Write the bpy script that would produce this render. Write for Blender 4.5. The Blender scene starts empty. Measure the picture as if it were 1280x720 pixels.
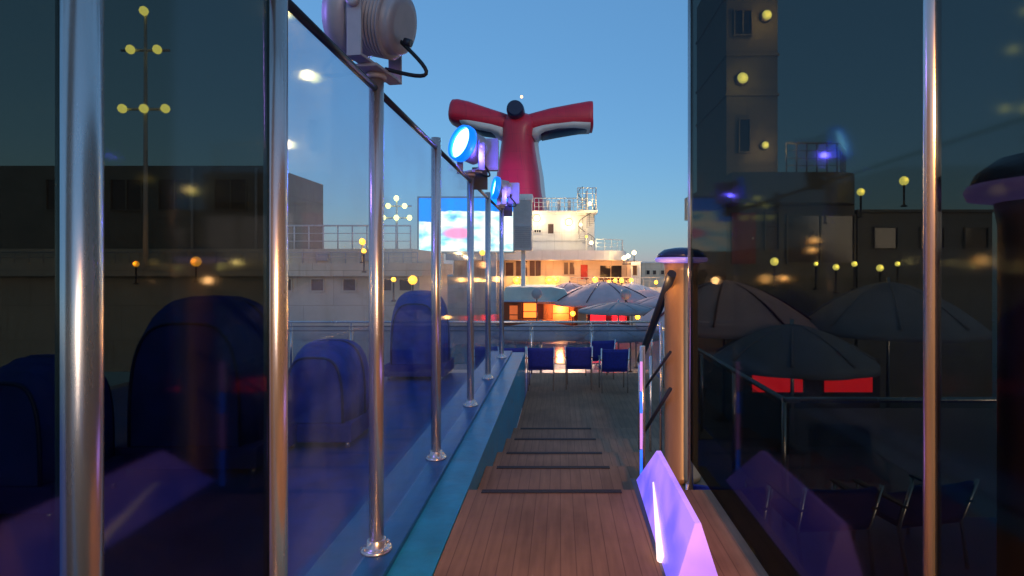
import bpy, bmesh, math, random
from mathutils import Vector, Matrix
random.seed(7)
R = math.radians
scene = bpy.context.scene
COL = scene.collection
EYE = 1.6
F = 700.0
def P(px, py, d):
    """point d metres ahead of the camera (surveyed from the photo's perspective)"""
    return Vector(((px-700)/F*d, d, EYE-(py-335)/F*d))

# ------------------------------------------------------------------ materials
MATS = {}
EK = 0.38
def mat(name, col, rough=0.5, metal=0.0, var=0.12, scale=6.0, bump=0.0, emit=None, estr=0.0,
        spec=0.5, coat=0.0, stretch=None):
    if name in MATS: return MATS[name]
    m = bpy.data.materials.new(name); m.use_nodes = True
    nt = m.node_tree; nd = nt.nodes; lk = nt.links
    estr *= EK
    b = nd['Principled BSDF']
    b.inputs['Roughness'].default_value = rough
    b.inputs['Metallic'].default_value = metal
    b.inputs['Specular IOR Level'].default_value = spec
    b.inputs['Coat Weight'].default_value = coat
    tc = nd.new('ShaderNodeTexCoord'); mp = nd.new('ShaderNodeMapping')
    lk.new(tc.outputs['Object'], mp.inputs['Vector'])
    if stretch: mp.inputs['Scale'].default_value = stretch
    n = nd.new('ShaderNodeTexNoise'); n.inputs['Scale'].default_value = scale
    n.inputs['Detail'].default_value = 5; n.inputs['Roughness'].default_value = 0.6
    lk.new(mp.outputs[0], n.inputs['Vector'])
    r = nd.new('ShaderNodeValToRGB')
    r.color_ramp.elements[0].position = 0.3; r.color_ramp.elements[1].position = 0.7
    lo = [c*(1-var) for c in col[:3]]; hi = [min(1, c*(1+var)) for c in col[:3]]
    r.color_ramp.elements[0].color = (*lo, 1); r.color_ramp.elements[1].color = (*hi, 1)
    lk.new(n.outputs['Fac'], r.inputs[0]); lk.new(r.outputs[0], b.inputs['Base Color'])
    rr = nd.new('ShaderNodeMapRange')
    rr.inputs['To Min'].default_value = max(0.02, rough-0.08); rr.inputs['To Max'].default_value = min(1, rough+0.1)
    lk.new(n.outputs['Fac'], rr.inputs[0]); lk.new(rr.outputs[0], b.inputs['Roughness'])
    if bump:
        bp = nd.new('ShaderNodeBump'); bp.inputs['Strength'].default_value = bump
        bp.inputs['Distance'].default_value = 0.02
        lk.new(n.outputs['Fac'], bp.inputs['Height']); lk.new(bp.outputs[0], b.inputs['Normal'])
    if emit:
        b.inputs['Emission Color'].default_value = (*emit, 1)
        b.inputs['Emission Strength'].default_value = estr
    MATS[name] = m
    return m

def glass_mat(name, tint, gloss=0.12, rough=0.03, dirt_haze=0.05, dirt_haze_col=(0.5,0.5,0.55)):
    m = bpy.data.materials.new(name); m.use_nodes = True
    nt = m.node_tree; nd = nt.nodes; lk = nt.links
    for n in list(nd): nd.remove(n)
    out = nd.new('ShaderNodeOutputMaterial')
    tr = nd.new('ShaderNodeBsdfTransparent'); tr.inputs[0].default_value = (*tint, 1)
    gl = nd.new('ShaderNodeBsdfGlossy'); gl.inputs['Roughness'].default_value = rough
    gl.inputs[0].default_value = (0.9, 0.92, 1, 1)
    mx = nd.new('ShaderNodeMixShader'); mx.inputs[0].default_value = gloss
    pass; lk.new(tr.outputs[0], mx.inputs[1]); lk.new(gl.outputs[0], mx.inputs[2])
    df = nd.new('ShaderNodeBsdfDiffuse'); df.inputs[0].default_value = (*dirt_haze_col, 1)
    tc = nd.new('ShaderNodeTexCoord'); n = nd.new('ShaderNodeTexNoise'); n.inputs['Scale'].default_value = 2.2
    n.inputs['Detail'].default_value = 6
    lk.new(tc.outputs['Object'], n.inputs['Vector'])
    mr = nd.new('ShaderNodeMapRange'); mr.inputs['From Min'].default_value = 0.35; mr.inputs['From Max'].default_value = 0.75
    mr.inputs['To Max'].default_value = dirt_haze*2
    lk.new(n.outputs['Fac'], mr.inputs[0])
    m2 = nd.new('ShaderNodeMixShader')
    lk.new(mr.outputs[0], m2.inputs[0]); lk.new(mx.outputs[0], m2.inputs[1]); lk.new(df.outputs[0], m2.inputs[2])
    lk.new(m2.outputs[0], out.inputs[0])
    MATS[name] = m
    return m

def emis(name, col, s):
    return mat(name, col, 0.4, emit=col, estr=s, var=0.02)

STEEL = mat('brushed_steel', (0.72,0.63,0.58), 0.24, 0.85, 0.12, 3, stretch=(9,9,0.6))
DARK = mat('dark_metal', (0.035,0.04,0.06), 0.4, 0.3)
LAMPGREY = mat('lamp_grey_paint', (0.50,0.41,0.42), 0.45, 0.1, 0.08, 12)
WHITE = mat('ship_white_paint', (0.72,0.70,0.68), 0.4, 0, 0.07, 1.5, 0.1)
CREAM = mat('ship_cream_paint', (0.62,0.52,0.40), 0.5, 0, 0.08, 1.2, 0.1)
GREYP = mat('grey_louvre_paint', (0.42,0.41,0.42), 0.5, 0, 0.08, 3)
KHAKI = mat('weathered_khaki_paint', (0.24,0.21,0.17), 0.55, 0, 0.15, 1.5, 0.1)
RED = mat('funnel_red', (0.60,0.018,0.05), 0.38, 0, 0.12, 0.35)
FWHITE = mat('funnel_white', (0.70,0.68,0.66), 0.4, 0, 0.05, 1)
FBLUE = mat('funnel_navy', (0.01,0.012,0.05), 0.35)
NAVY = mat('navy_fabric', (0.012,0.02,0.22), 0.75, 0, 0.25, 30, 0.3)
DOME = mat('blue_canvas', (0.012,0.04,0.30), 0.6, 0, 0.25, 4, 0.3)
KERB = mat('blue_deck_paint', (0.008,0.22,0.36), 0.32, 0, 0.22, 5, 0.25)
CARPET = mat('blue_deck_coating', (0.008,0.055,0.26), 0.45, 0, 0.3, 2.5, 0.3)
POOLF = mat('pool_deck_tiles', (0.26,0.28,0.30), 0.4, 0, 0.2, 0.8, 0.1)
WOODB = mat('bar_wood', (0.20,0.075,0.03), 0.4, 0, 0.3, 3, stretch=(1,1,6))
BROWNG = mat('brown_window_glass', (0.10,0.055,0.04), 0.12, 0, 0.2, 2)
DARKG = mat('dark_window_glass', (0.02,0.02,0.028), 0.08, 0, 0.2, 2)
REDD = mat('red_door_paint', (0.42,0.03,0.02), 0.4)
PINK = mat('pink_canvas', (0.80,0.47,0.44), 0.75, 0, 0.12, 1.5, 0.2)
GREYC = mat('grey_canvas', (0.36,0.33,0.34), 0.75, 0, 0.15, 1.5, 0.2)
TEAL = mat('pale_teal_canvas', (0.50,0.64,0.60), 0.7, 0, 0.12, 1.2, 0.15)
BRACE = mat('wine_red_frame', (0.12,0.02,0.03), 0.5)
NOSE = mat('dark_nosing', (0.016,0.011,0.013), 0.7, 0, 0.3, 40, 0.3)
CABLE = mat('black_rubber', (0.012,0.012,0.015), 0.5)
ORANGEC = mat('tan_column_paint', (0.34,0.19,0.09), 0.33, 0, 0.15, 3, 0.1, stretch=(3,3,0.5))
SKIRT = mat('hull_white', (0.6,0.6,0.62), 0.5, 0, 0.1, 0.3)
LOUNGE = mat('pale_sling_fabric', (0.45,0.5,0.58), 0.6)
WARM = emis('warm_bulb', (1.0,0.46,0.04), 2.0)
WARMW = emis('warm_white_lamp', (1.0,0.70,0.28), 5)
GREENY = emis('yellow_green_lamp', (0.85,0.85,0.22), 3)
CYANL = mat('cyan_lens', (0.1,0.6,1), 0.3, emit=(0.25,0.78,1.0), estr=7, var=0.02)
BLUER = mat('blue_lit_rim', (0.02,0.2,0.8), 0.35, emit=(0.0,0.16,1.0), estr=0.9, var=0.05)
REDL = emis('red_neon_panel', (1.0,0.012,0.02), 1.6)
ORL = emis('orange_lit_window', (1.0,0.22,0.03), 1.4)
VIOL = mat('violet_glow_panel', (0.5,0.35,0.85), 0.35, emit=(0.20,0.07,1.0), estr=0.62, var=0.1, scale=2)  # violet light falling on the panel, put in as its own emission
TUBE = emis('white_light_tube', (1.0,0.72,0.66), 1.0)
BLUEGLOW = emis('blue_post_glow', (0.02,0.12,1.0), 1.3)  # blue light on the steel newel post, put in as emission
PINKGLOW = emis('pink_post_glow', (0.55,0.25,0.75), 0.6)
CAPB = mat('navy_cap_paint', (0.02,0.025,0.10), 0.25)
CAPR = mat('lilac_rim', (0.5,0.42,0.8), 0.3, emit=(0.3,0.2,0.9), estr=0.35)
GL = glass_mat('clear_windscreen_glass', (0.88,0.89,0.93), 0.09, 0.05, 0.055, (0.38,0.48,0.72))  # pale blue haze on the panes put in through the diffuse layer
SMOKE = glass_mat('dimming_smoked_glass', (0.31,0.30,0.265), 0.03, 0.06, 0.0)  # dark tint put in to dim both side areas behind it
BGL = glass_mat('balustrade_glass', (0.78,0.82,0.86), 0.12, 0.1, 0.06)

# welded plating: seam lines and faint run-off streaks on the painted walls
def plating(m, w, h, rust=(0.30,0.17,0.08)):
    nt = m.node_tree; nd = nt.nodes; lk = nt.links; b = nd['Principled BSDF']
    src = b.inputs['Base Color'].links[0].from_socket
    tc = nd.new('ShaderNodeTexCoord'); sp = nd.new('ShaderNodeSeparateXYZ'); lk.new(tc.outputs['Object'], sp.inputs[0])
    ad = nd.new('ShaderNodeMath'); lk.new(sp.outputs[0], ad.inputs[0]); lk.new(sp.outputs[1], ad.inputs[1])
    cb = nd.new('ShaderNodeCombineXYZ'); lk.new(ad.outputs[0], cb.inputs[0]); lk.new(sp.outputs[2], cb.inputs[1])
    br = nd.new('ShaderNodeTexBrick'); br.inputs['Scale'].default_value = 1; br.inputs['Brick Width'].default_value = w; br.inputs['Row Height'].default_value = h
    br.inputs['Mortar Size'].default_value = 0.012; br.inputs['Color1'].default_value = (1,1,1,1); br.inputs['Color2'].default_value = (0.93,0.93,0.93,1); br.inputs['Mortar'].default_value = (0.62,0.60,0.58,1)
    lk.new(cb.outputs[0], br.inputs['Vector'])
    mu = nd.new('ShaderNodeMixRGB'); mu.blend_type = 'MULTIPLY'; mu.inputs[0].default_value = 1; lk.new(src, mu.inputs[1]); lk.new(br.outputs['Color'], mu.inputs[2])
    mp = nd.new('ShaderNodeMapping'); mp.inputs['Scale'].default_value = (3.2,0.22,1); lk.new(cb.outputs[0], mp.inputs[0])
    n = nd.new('ShaderNodeTexNoise'); n.inputs['Scale'].default_value = 1.4; n.inputs['Detail'].default_value = 6; lk.new(mp.outputs[0], n.inputs['Vector'])
    r = nd.new('ShaderNodeMapRange'); r.inputs['From Min'].default_value = 0.58; r.inputs['From Max'].default_value = 0.78; r.inputs['To Max'].default_value = 0.45; lk.new(n.outputs['Fac'], r.inputs[0])
    mx = nd.new('ShaderNodeMixRGB'); mx.inputs[2].default_value = (*rust,1); lk.new(r.outputs[0], mx.inputs[0]); lk.new(mu.outputs[0], mx.inputs[1])
    lk.new(mx.outputs[0], b.inputs['Base Color'])
    bp = nd.new('ShaderNodeBump'); bp.inputs['Strength'].default_value = 0.4; bp.inputs['Distance'].default_value = 0.02
    lk.new(br.outputs['Color'], bp.inputs['Height']); lk.new(bp.outputs[0], b.inputs['Normal'])
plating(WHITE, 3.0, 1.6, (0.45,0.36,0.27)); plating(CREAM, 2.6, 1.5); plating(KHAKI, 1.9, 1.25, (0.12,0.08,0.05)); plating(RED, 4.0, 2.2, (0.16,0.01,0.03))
# planked deck
def deck_mat():
    m = bpy.data.materials.new('planked_deck'); m.use_nodes = True
    nt = m.node_tree; nd = nt.nodes; lk = nt.links; b = nd['Principled BSDF']
    tc = nd.new('ShaderNodeTexCoord')
    sx = nd.new('ShaderNodeSeparateXYZ'); lk.new(tc.outputs['Object'], sx.inputs[0])
    mu = nd.new('ShaderNodeMath'); mu.operation = 'MULTIPLY'; mu.inputs[1].default_value = 1/0.085; lk.new(sx.outputs[0], mu.inputs[0])
    fr = nd.new('ShaderNodeMath'); fr.operation = 'FRACT'; lk.new(mu.outputs[0], fr.inputs[0])
    fl = nd.new('ShaderNodeMath'); fl.operation = 'FLOOR'; lk.new(mu.outputs[0], fl.inputs[0])
    wn = nd.new('ShaderNodeTexWhiteNoise'); wn.noise_dimensions = '1D'; lk.new(fl.outputs[0], wn.inputs['W'])
    n = nd.new('ShaderNodeTexNoise'); n.inputs['Scale'].default_value = 3; n.inputs['Detail'].default_value = 6
    mp = nd.new('ShaderNodeMapping'); mp.inputs['Scale'].default_value = (9,0.8,1)
    lk.new(tc.outputs['Object'], mp.inputs[0]); lk.new(mp.outputs[0], n.inputs['Vector'])
    av = nd.new('ShaderNodeMath'); av.operation = 'MULTIPLY_ADD'; av.inputs[1].default_value = 0.16
    lk.new(wn.outputs['Value'], av.inputs[0]); lk.new(n.outputs['Fac'], av.inputs[2])
    rp = nd.new('ShaderNodeValToRGB'); rp.color_ramp.elements[0].position = 0.35; rp.color_ramp.elements[1].position = 0.95
    rp.color_ramp.elements[0].color = (0.20,0.115,0.066,1); rp.color_ramp.elements[1].color = (0.31,0.180,0.105,1)
    lk.new(av.outputs[0], rp.inputs[0])
    st_ = nd.new('ShaderNodeTexNoise'); st_.inputs['Scale'].default_value = 1.6; st_.inputs['Detail'].default_value = 7; lk.new(tc.outputs['Object'], st_.inputs['Vector'])
    sm = nd.new('ShaderNodeMapRange'); sm.inputs['From Min'].default_value = 0.35; sm.inputs['From Max'].default_value = 0.62; sm.inputs['To Min'].default_value = 0.78; sm.inputs['To Max'].default_value = 1.1
    lk.new(st_.outputs['Fac'], sm.inputs[0])
    gp = nd.new('ShaderNodeMath'); gp.operation = 'LESS_THAN'; gp.inputs[1].default_value = 0.07; lk.new(fr.outputs[0], gp.inputs[0])
    mx = nd.new('ShaderNodeMixRGB'); lk.new(gp.outputs[0], mx.inputs[0]); lk.new(rp.outputs[0], mx.inputs[1]); mx.inputs[2].default_value = (0.15,0.085,0.05,1)
    vm = nd.new('ShaderNodeVectorMath'); vm.operation = 'SCALE'; lk.new(mx.outputs[0], vm.inputs[0]); lk.new(sm.outputs[0], vm.inputs['Scale'])
    lk.new(vm.outputs[0], b.inputs['Base Color'])
    b.inputs['Roughness'].default_value = 0.68; b.inputs['Specular IOR Level'].default_value = 0.25
    bp = nd.new('ShaderNodeBump'); bp.inputs['Strength'].default_value = 0.25; bp.inputs['Distance'].default_value = 0.006
    lk.new(av.outputs[0], bp.inputs['Height']); lk.new(bp.outputs[0], b.inputs['Normal'])
    return m
DECK = deck_mat()

def screen_mat():
    m = bpy.data.materials.new('led_screen_picture'); m.use_nodes = True
    nt = m.node_tree; nd = nt.nodes; lk = nt.links; b = nd['Principled BSDF']
    b.inputs['Base Color'].default_value = (0.02,0.02,0.02,1)
    tc = nd.new('ShaderNodeTexCoord'); s = nd.new('ShaderNodeSeparateXYZ'); lk.new(tc.outputs['Generated'], s.inputs[0])
    n = nd.new('ShaderNodeTexNoise'); n.inputs['Scale'].default_value = 5; n.inputs['Detail'].default_value = 5
    lk.new(tc.outputs['Generated'], n.inputs['Vector'])
    rp = nd.new('ShaderNodeValToRGB'); e = rp.color_ramp.elements
    e[0].position = 0.34; e[0].color = (0.10,0.38,0.75,1); e[1].position = 0.62; e[1].color = (0.95,0.90,0.72,1)
    k = e.new(0.44); k.color = (0.35,0.80,0.85,1); k = e.new(0.52); k.color = (0.80,0.85,0.75,1)
    lk.new(n.outputs['Fac'], rp.inputs[0])
    # pink patch
    sb = nd.new('ShaderNodeVectorMath'); sb.operation = 'SUBTRACT'; sb.inputs[1].default_value = (0.42,0.5,0.34)
    lk.new(tc.outputs['Generated'], sb.inputs[0])
    ml = nd.new('ShaderNodeVectorMath'); ml.operation = 'MULTIPLY'; ml.inputs[1].default_value = (1,0,1.5); lk.new(sb.outputs[0], ml.inputs[0])
    ln = nd.new('ShaderNodeVectorMath'); ln.operation = 'LENGTH'; lk.new(ml.outputs[0], ln.inputs[0])
    mr = nd.new('ShaderNodeMapRange'); mr.inputs['From Min'].default_value = 0.19; mr.inputs['From Max'].default_value = 0.12
    lk.new(ln.outputs['Value'], mr.inputs[0])
    mx = nd.new('ShaderNodeMixRGB'); mx.inputs[2].default_value = (0.95,0.30,0.50,1)
    lk.new(mr.outputs[0], mx.inputs[0]); lk.new(rp.outputs[0], mx.inputs[1])
    # blue band at the top with a wavy lower edge, deeper at the left end
    ad = nd.new('ShaderNodeMath'); ad.operation = 'MULTIPLY_ADD'; ad.inputs[1].default_value = 0.12
    lk.new(n.outputs['Fac'], ad.inputs[0]); lk.new(s.outputs['Z'], ad.inputs[2])
    lf = nd.new('ShaderNodeMath'); lf.operation = 'LESS_THAN'; lf.inputs[1].default_value = 0.13; lk.new(s.outputs['X'], lf.inputs[0])
    a2 = nd.new('ShaderNodeMath'); a2.operation = 'MULTIPLY_ADD'; a2.inputs[1].default_value = 0.2
    lk.new(lf.outputs[0], a2.inputs[0]); lk.new(ad.outputs[0], a2.inputs[2])
    gt = nd.new('ShaderNodeMath'); gt.operation = 'GREATER_THAN'; gt.inputs[1].default_value = 0.82; lk.new(a2.outputs[0], gt.inputs[0])
    m2 = nd.new('ShaderNodeMixRGB'); m2.inputs[2].default_value = (0.0,0.22,1.0,1)
    lk.new(gt.outputs[0], m2.inputs[0]); lk.new(mx.outputs[0], m2.inputs[1])
    lk.new(m2.outputs[0], b.inputs['Emission Color']); b.inputs['Emission Strength'].default_value = 0.55
    return m
SCREEN = screen_mat()
# violet light painted into the panel's emission, bluer in places and pinker in others
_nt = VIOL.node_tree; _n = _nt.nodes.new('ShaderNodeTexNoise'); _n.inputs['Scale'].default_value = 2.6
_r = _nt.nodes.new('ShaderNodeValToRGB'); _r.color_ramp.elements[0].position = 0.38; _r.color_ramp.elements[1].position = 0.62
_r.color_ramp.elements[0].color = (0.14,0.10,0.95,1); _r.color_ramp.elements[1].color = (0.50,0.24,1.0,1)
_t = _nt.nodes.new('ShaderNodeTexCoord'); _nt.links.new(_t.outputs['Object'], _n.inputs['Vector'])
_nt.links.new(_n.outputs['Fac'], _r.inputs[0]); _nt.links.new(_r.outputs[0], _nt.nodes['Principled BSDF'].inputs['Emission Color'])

# ------------------------------------------------------------------ mesh builder
class MB:
    def __init__(s): s.bm = bmesh.new()
    def box(s, x0, x1, y0, y1, z0, z1, bev=0.0):
        r = bmesh.ops.create_cube(s.bm, size=1)
        for v in r['verts']:
            v.co = Vector(((x0+x1)/2+v.co.x*(x1-x0), (y0+y1)/2+v.co.y*(y1-y0), (z0+z1)/2+v.co.z*(z1-z0)))
        if bev:
            es = list({e for v in r['verts'] for e in v.link_edges})
            bmesh.ops.bevel(s.bm, geom=es, offset=bev, segments=2, affect='EDGES', profile=0.7)
        return s
    def rings(s, rings, cap=True, closed=True):
        vs = [[s.bm.verts.new(p) for p in r] for r in rings]
        n = len(vs[0])
        for a, b in zip(vs, vs[1:]):
            for i in range(n if closed else n-1):
                f = s.bm.faces.new((a[i], a[(i+1)%n], b[(i+1)%n], b[i])); f.smooth = True
        if cap:
            s.bm.faces.new(list(reversed(vs[0]))); s.bm.faces.new(vs[-1])
        return s
    def tube(s, pts, r, n=14, r2=None, cap=True):
        pts = [Vector(p) for p in pts]; rr = []
        up = None
        for i, p in enumerate(pts):
            t = (pts[min(i+1,len(pts)-1)]-pts[max(i-1,0)]).normalized()
            if up is None:
                up = Vector((0,0,1)) if abs(t.z) < 0.9 else Vector((1,0,0))
            a = t.cross(up).normalized(); b = a.cross(t).normalized(); up = b
            rad = r if r2 is None else r+(r2-r)*i/(len(pts)-1)
            rr.append([p+a*math.cos(2*math.pi*k/n)*rad+b*math.sin(2*math.pi*k/n)*rad for k in range(n)])
        return s.rings(rr, cap)
    def lathe(s, prof, c=(0,0,0), n=28, axis=None, cap=True):
        """prof = [(radius, height)] along axis"""
        ax = Vector(axis).normalized() if axis else Vector((0,0,1))
        u = Vector((0,0,1)) if abs(ax.z) < 0.9 else Vector((1,0,0))
        a = ax.cross(u).normalized(); b = a.cross(ax).normalized(); c = Vector(c)
        return s.rings([[c+ax*h+(a*math.cos(2*math.pi*k/n)+b*math.sin(2*math.pi*k/n))*max(r,1e-4) for k in range(n)] for r, h in prof], cap)
    def prism(s, poly, y0, y1):
        """poly in xz extruded in y"""
        a = [s.bm.verts.new((x,y0,z)) for x,z in poly]; b = [s.bm.verts.new((x,y1,z)) for x,z in poly]
        n = len(poly); s.bm.faces.new(a); s.bm.faces.new(list(reversed(b)))
        for i in range(n): s.bm.faces.new((a[i], b[i], b[(i+1)%n], a[(i+1)%n]))
        return s
    def slab(s, poly, z0, z1):
        a = [s.bm.verts.new((x,y,z0)) for x,y in poly]; b = [s.bm.verts.new((x,y,z1)) for x,y in poly]
        n = len(poly); s.bm.faces.new(list(reversed(a))); s.bm.faces.new(b)
        for i in range(n): s.bm.faces.new((a[i], a[(i+1)%n], b[(i+1)%n], b[i]))
        return s
    def xf(s, M): bmesh.ops.transform(s.bm, matrix=M, verts=s.bm.verts); return s
    def build(s, name, m, parent=None, label=None):
        bmesh.ops.recalc_face_normals(s.bm, faces=s.bm.faces)
        me = bpy.data.meshes.new(name); s.bm.to_mesh(me); s.bm.free()
        me.materials.append(m)
        o = bpy.data.objects.new(name, me); COL.objects.link(o)
        if parent is not None:
            o.parent = parent
            if parent_world.get(parent.name): o.matrix_parent_inverse = parent_world[parent.name]
        if label: o['label'] = label
        return o
parent_world = {}
def empty(name, loc, label, cat, group=None, rz=0, local=False):
    """Empty at the thing's base. local=True: its parts are modelled around the origin."""
    o = bpy.data.objects.new(name, None); COL.objects.link(o)
    o.location = loc; o.rotation_euler = (0,0,rz); o.empty_display_size = 0.3
    o['label'] = label; o['category'] = cat
    if group: o['group'] = group
    if not local: parent_world[o.name] = Matrix.LocRotScale(Vector(loc), None, None).inverted()
    return o
def tag(o, label, cat, group=None):
    o['label'] = label; o['category'] = cat
    if group: o['group'] = group
    return o
def struct(o, kind='structure'): o['kind'] = kind; return o
def children(o): return [c for c in bpy.data.objects if c.parent == o]
def copy_tree(o, parent=None):
    c = o.copy(); COL.objects.link(c)
    if parent is not None: c.parent = parent
    for ch in children(o): copy_tree(ch, c)
    return c
def light(kind, name, loc, col, power, size=0.1, direction=None, spot=None, parent=None):
    l = bpy.data.lights.new(name, kind); l.color = col; l.energy = power
    if kind in ('POINT','SPOT'): l.shadow_soft_size = size
    if kind == 'AREA': l.size = size
    if kind == 'SPOT' and spot: l.spot_size = R(spot); l.spot_blend = 0.6
    o = bpy.data.objects.new(name, l); COL.objects.link(o); o.location = loc
    if direction: o.rotation_euler = Vector(direction).to_track_quat('-Z','Y').to_euler()
    return o

LOW = -0.85      # sun deck level reached by the steps
POOL = -2.85     # open pool deck one storey down
# ------------------------------------------------------------------ setting
struct(MB().box(-6000,6000,-3000,9000,-26,-25.9).build('sea', mat('sea_water', (0.02,0.045,0.07), 0.25, 0, 0.3, 0.05, 0.5)))
struct(MB().slab([(-17,-20),(17,-20),(17,110),(-17,110)], -25.7, POOL-0.3).build('ship_hull', SKIRT))
struct(MB().box(-16.9,16.9,-19,109,POOL-0.296,POOL).build('pool_deck', POOLF))
struct(MB().box(-6.0,2.5,26.0,32.5,POOL+0.004,POOL+0.03).build('pool_water', mat('pool_water_surface', (0.05,0.30,0.36), 0.08, 0, 0.2, 3, 0.4)))
struct(MB().box(-0.660,1.30,-2.5,4.04,-0.846,0).build('walkway', DECK))
nos = [4.04,5.0,5.9,6.93,7.98]
m = MB()
for i in range(4):
    m.box(-0.660,1.30,nos[i]+0.002,nos[i+1],-0.846,-0.17*(i+1))
struct(m.build('steps', DECK))
m = MB()
for i in range(5):
    z = -0.17*i
    m.box(-0.56,0.44,nos[i]-0.065,nos[i]-0.008,z+0.001,z+0.006)
    if i < 4: pass
struct(m.build('step_nosings', NOSE))
struct(MB().slab([(-9,-4),(-1.302,-4),(-1.302,10.6),(-0.660,10.6),(-0.660,7.982),(1.302,7.982),(1.302,-4),(6.5,-4),(6.5,5.5),(2.25,5.5),(2.25,13.1),(-9,13.1)][::-1], LOW-0.2, LOW).build('sun_deck', CARPET))
struct(MB().box(-0.655,2.2,7.99,13.05,LOW+0.004,LOW+0.008).build('sun_deck_planking', DECK))
# blue margin beside the walkway and the raised sill the windscreen stands on
struct(MB().box(-0.900,-0.664,-2.5,10.6,-0.848,0.006).build('blue_margin', KERB))
struct(MB().box(-1.30,-0.902,-2.5,10.6,-0.848,0.035,0.008).build('windscreen_sill', mat('deep_blue_sill_paint', (0.006,0.085,0.24), 0.35, 0, 0.25, 5, 0.25)))

# ------------------------------------------------------------------ left glass windscreen
WX = -1.02; WT = 2.62
ws = empty('glass_windscreen', (WX,5,0.035), 'tall glass windscreen in a row of round steel posts left of the walkway', 'windscreen')
posts = [0.35,1.19,2.01,3.11,4.61,6.38,7.93,9.78]
for i, y in enumerate(posts):
    lampy = i in (3,5,7)
    top = WT+(0.03 if lampy else 0.05)
    p = MB().tube([(WX,y,0.036),(WX,y,top)], 0.040, 20).build('post', STEEL, ws)
    MB().lathe([(0.085,0.036),(0.085,0.048),(0.07,0.056),(0.052,0.060),(0.052,0.095),(0.046,0.10)], (WX,y,0)).build('base_flange', STEEL, p)
    for a in range(4):
        MB().lathe([(0.010,0.05),(0.010,0.068)], (WX+0.068*math.cos(a*math.pi/2+.78), y+0.068*math.sin(a*math.pi/2+.78), 0), 8).build('bolt', STEEL, p)
for i in range(len(posts)-1):
    y0, y1 = posts[i]+0.055, posts[i+1]-0.055
    MB().box(WX-0.006,WX+0.006,y0,y1,0.10,WT-0.06).build('glass_pane', SMOKE if i < 2 else GL, ws,
        'smoked glass pane with dark tint put in to dim the left side' if i < 2 else None)
    MB().tube([(WX,y0-0.02,WT-0.03),(WX,y1+0.02,WT-0.03)], 0.020, 10).build('top_rail', DARK, ws)

# ------------------------------------------------------------------ floodlights on the posts
def floodlight(y, axis, lit, label, cz=0.36, k=1.0, roll=0.0):
    base = Vector((WX, y, WT+0.055))
    t = empty('floodlight', base, label, 'floodlight', 'round floodlights on the windscreen posts')
    ax = Vector(axis).normalized()          # the way the lens looks
    c = base+Vector((0.0,0,cz))
    # housing: finned drum, back cap, bezel
    pr = [(0.10,-0.155),(0.135,-0.15),(0.145,-0.13),(0.145,-0.10)]
    h = -0.10
    while h < 0.04:
        pr += [(0.150,h),(0.172,h+0.002),(0.172,h+0.009),(0.150,h+0.011)]; h += 0.018
    pr += [(0.175,0.045),(0.178,0.10),(0.15,0.105)]
    MB().lathe([(r*k,hh*k) for r,hh in pr], c, 36, ax).build('housing', LAMPGREY if not lit else MATS['lamp_grey_paint'], t)
    MB().lathe([(0.182*k,0.06*k),(0.205*k,0.07*k),(0.212*k,0.12*k),(0.200*k,0.165*k),(0.182*k,0.165*k),(0.178*k,0.12*k)], c, 36, ax, cap=False).build('bezel', BLUER if lit else LAMPGREY, t)
    MB().lathe([(0.175*k,0.108*k),(0.175*k,0.118*k),(0.10*k,0.132*k),(0.01*k,0.137*k)], c, 36, ax).build('lens', CYANL if lit else DARKG, t)
    # yoke: two arms and a bottom strap, square to the lamp axis
    side = Vector((-ax.y, ax.x, 0)).normalized()
    fw = Vector((ax.x, ax.y, 0)).normalized()
    m = MB()
    Mx = Matrix.Translation(base) @ Matrix(((side.x,fw.x,0,0),(side.y,fw.y,0,0),(0,0,1,0),(0,0,0,1)))
    for s_ in (-1,1):
        m.box(s_*0.205*k-0.008,s_*0.205*k+0.008,-0.04,0.04,0.03,cz+0.05,0.004)
        m.lathe([(0.035,0),(0.035,0.03),(0.02,0.035)], (s_*0.205*k,0,cz), 14, (s_,0,0))
    m.box(-0.213*k,0.213*k,-0.04,0.04,0.018,0.032,0.003)
    m.xf(Mx).build('yoke', LAMPGREY, t)
    m = MB(); m.box(-0.13,0.13,-0.07,0.07,0.0,0.017,0.004).lathe([(0.055,-0.03),(0.055,0.0)]); m.xf(Mx).build('base_plate', LAMPGREY, t)
    # cable looping out of the back cap down to the plate
    b0 = c-ax*0.13*k+Vector((0,0,-0.08*k)); e0 = base+Vector((0.05,0,0.03))
    pts = []
    for i in range(15):
        u = i/14
        q = b0.lerp(e0, u) + (-ax*0.16*k+Vector((0.02,0,-0.07)))*math.sin(math.pi*u)*1.0
        pts.append(q)
    MB().tube(pts, 0.011, 8).build('cable', CABLE, t)
    MB().lathe([(0.02,-0.19*k),(0.024,-0.155*k)], c+Vector((0,0,-0.08*k)), 12, ax).build('cable_gland', DARK, t)
    return c, ax
floodlight(3.11, (-0.95,0.16,0.24), False, 'unlit grey finned floodlight on the nearest post, seen from behind with a looping cable', 0.30, 1.12)
floodlight(6.38, (-0.66,-0.66,0.22), True, 'floodlight glowing cyan on a middle post in front of the funnel', 0.30, 1.0)
floodlight(9.78, (-0.95,-0.32,0.16), True, 'smaller looking glowing floodlight on the farthest post beside the grey tower', 0.30, 0.95)
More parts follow.
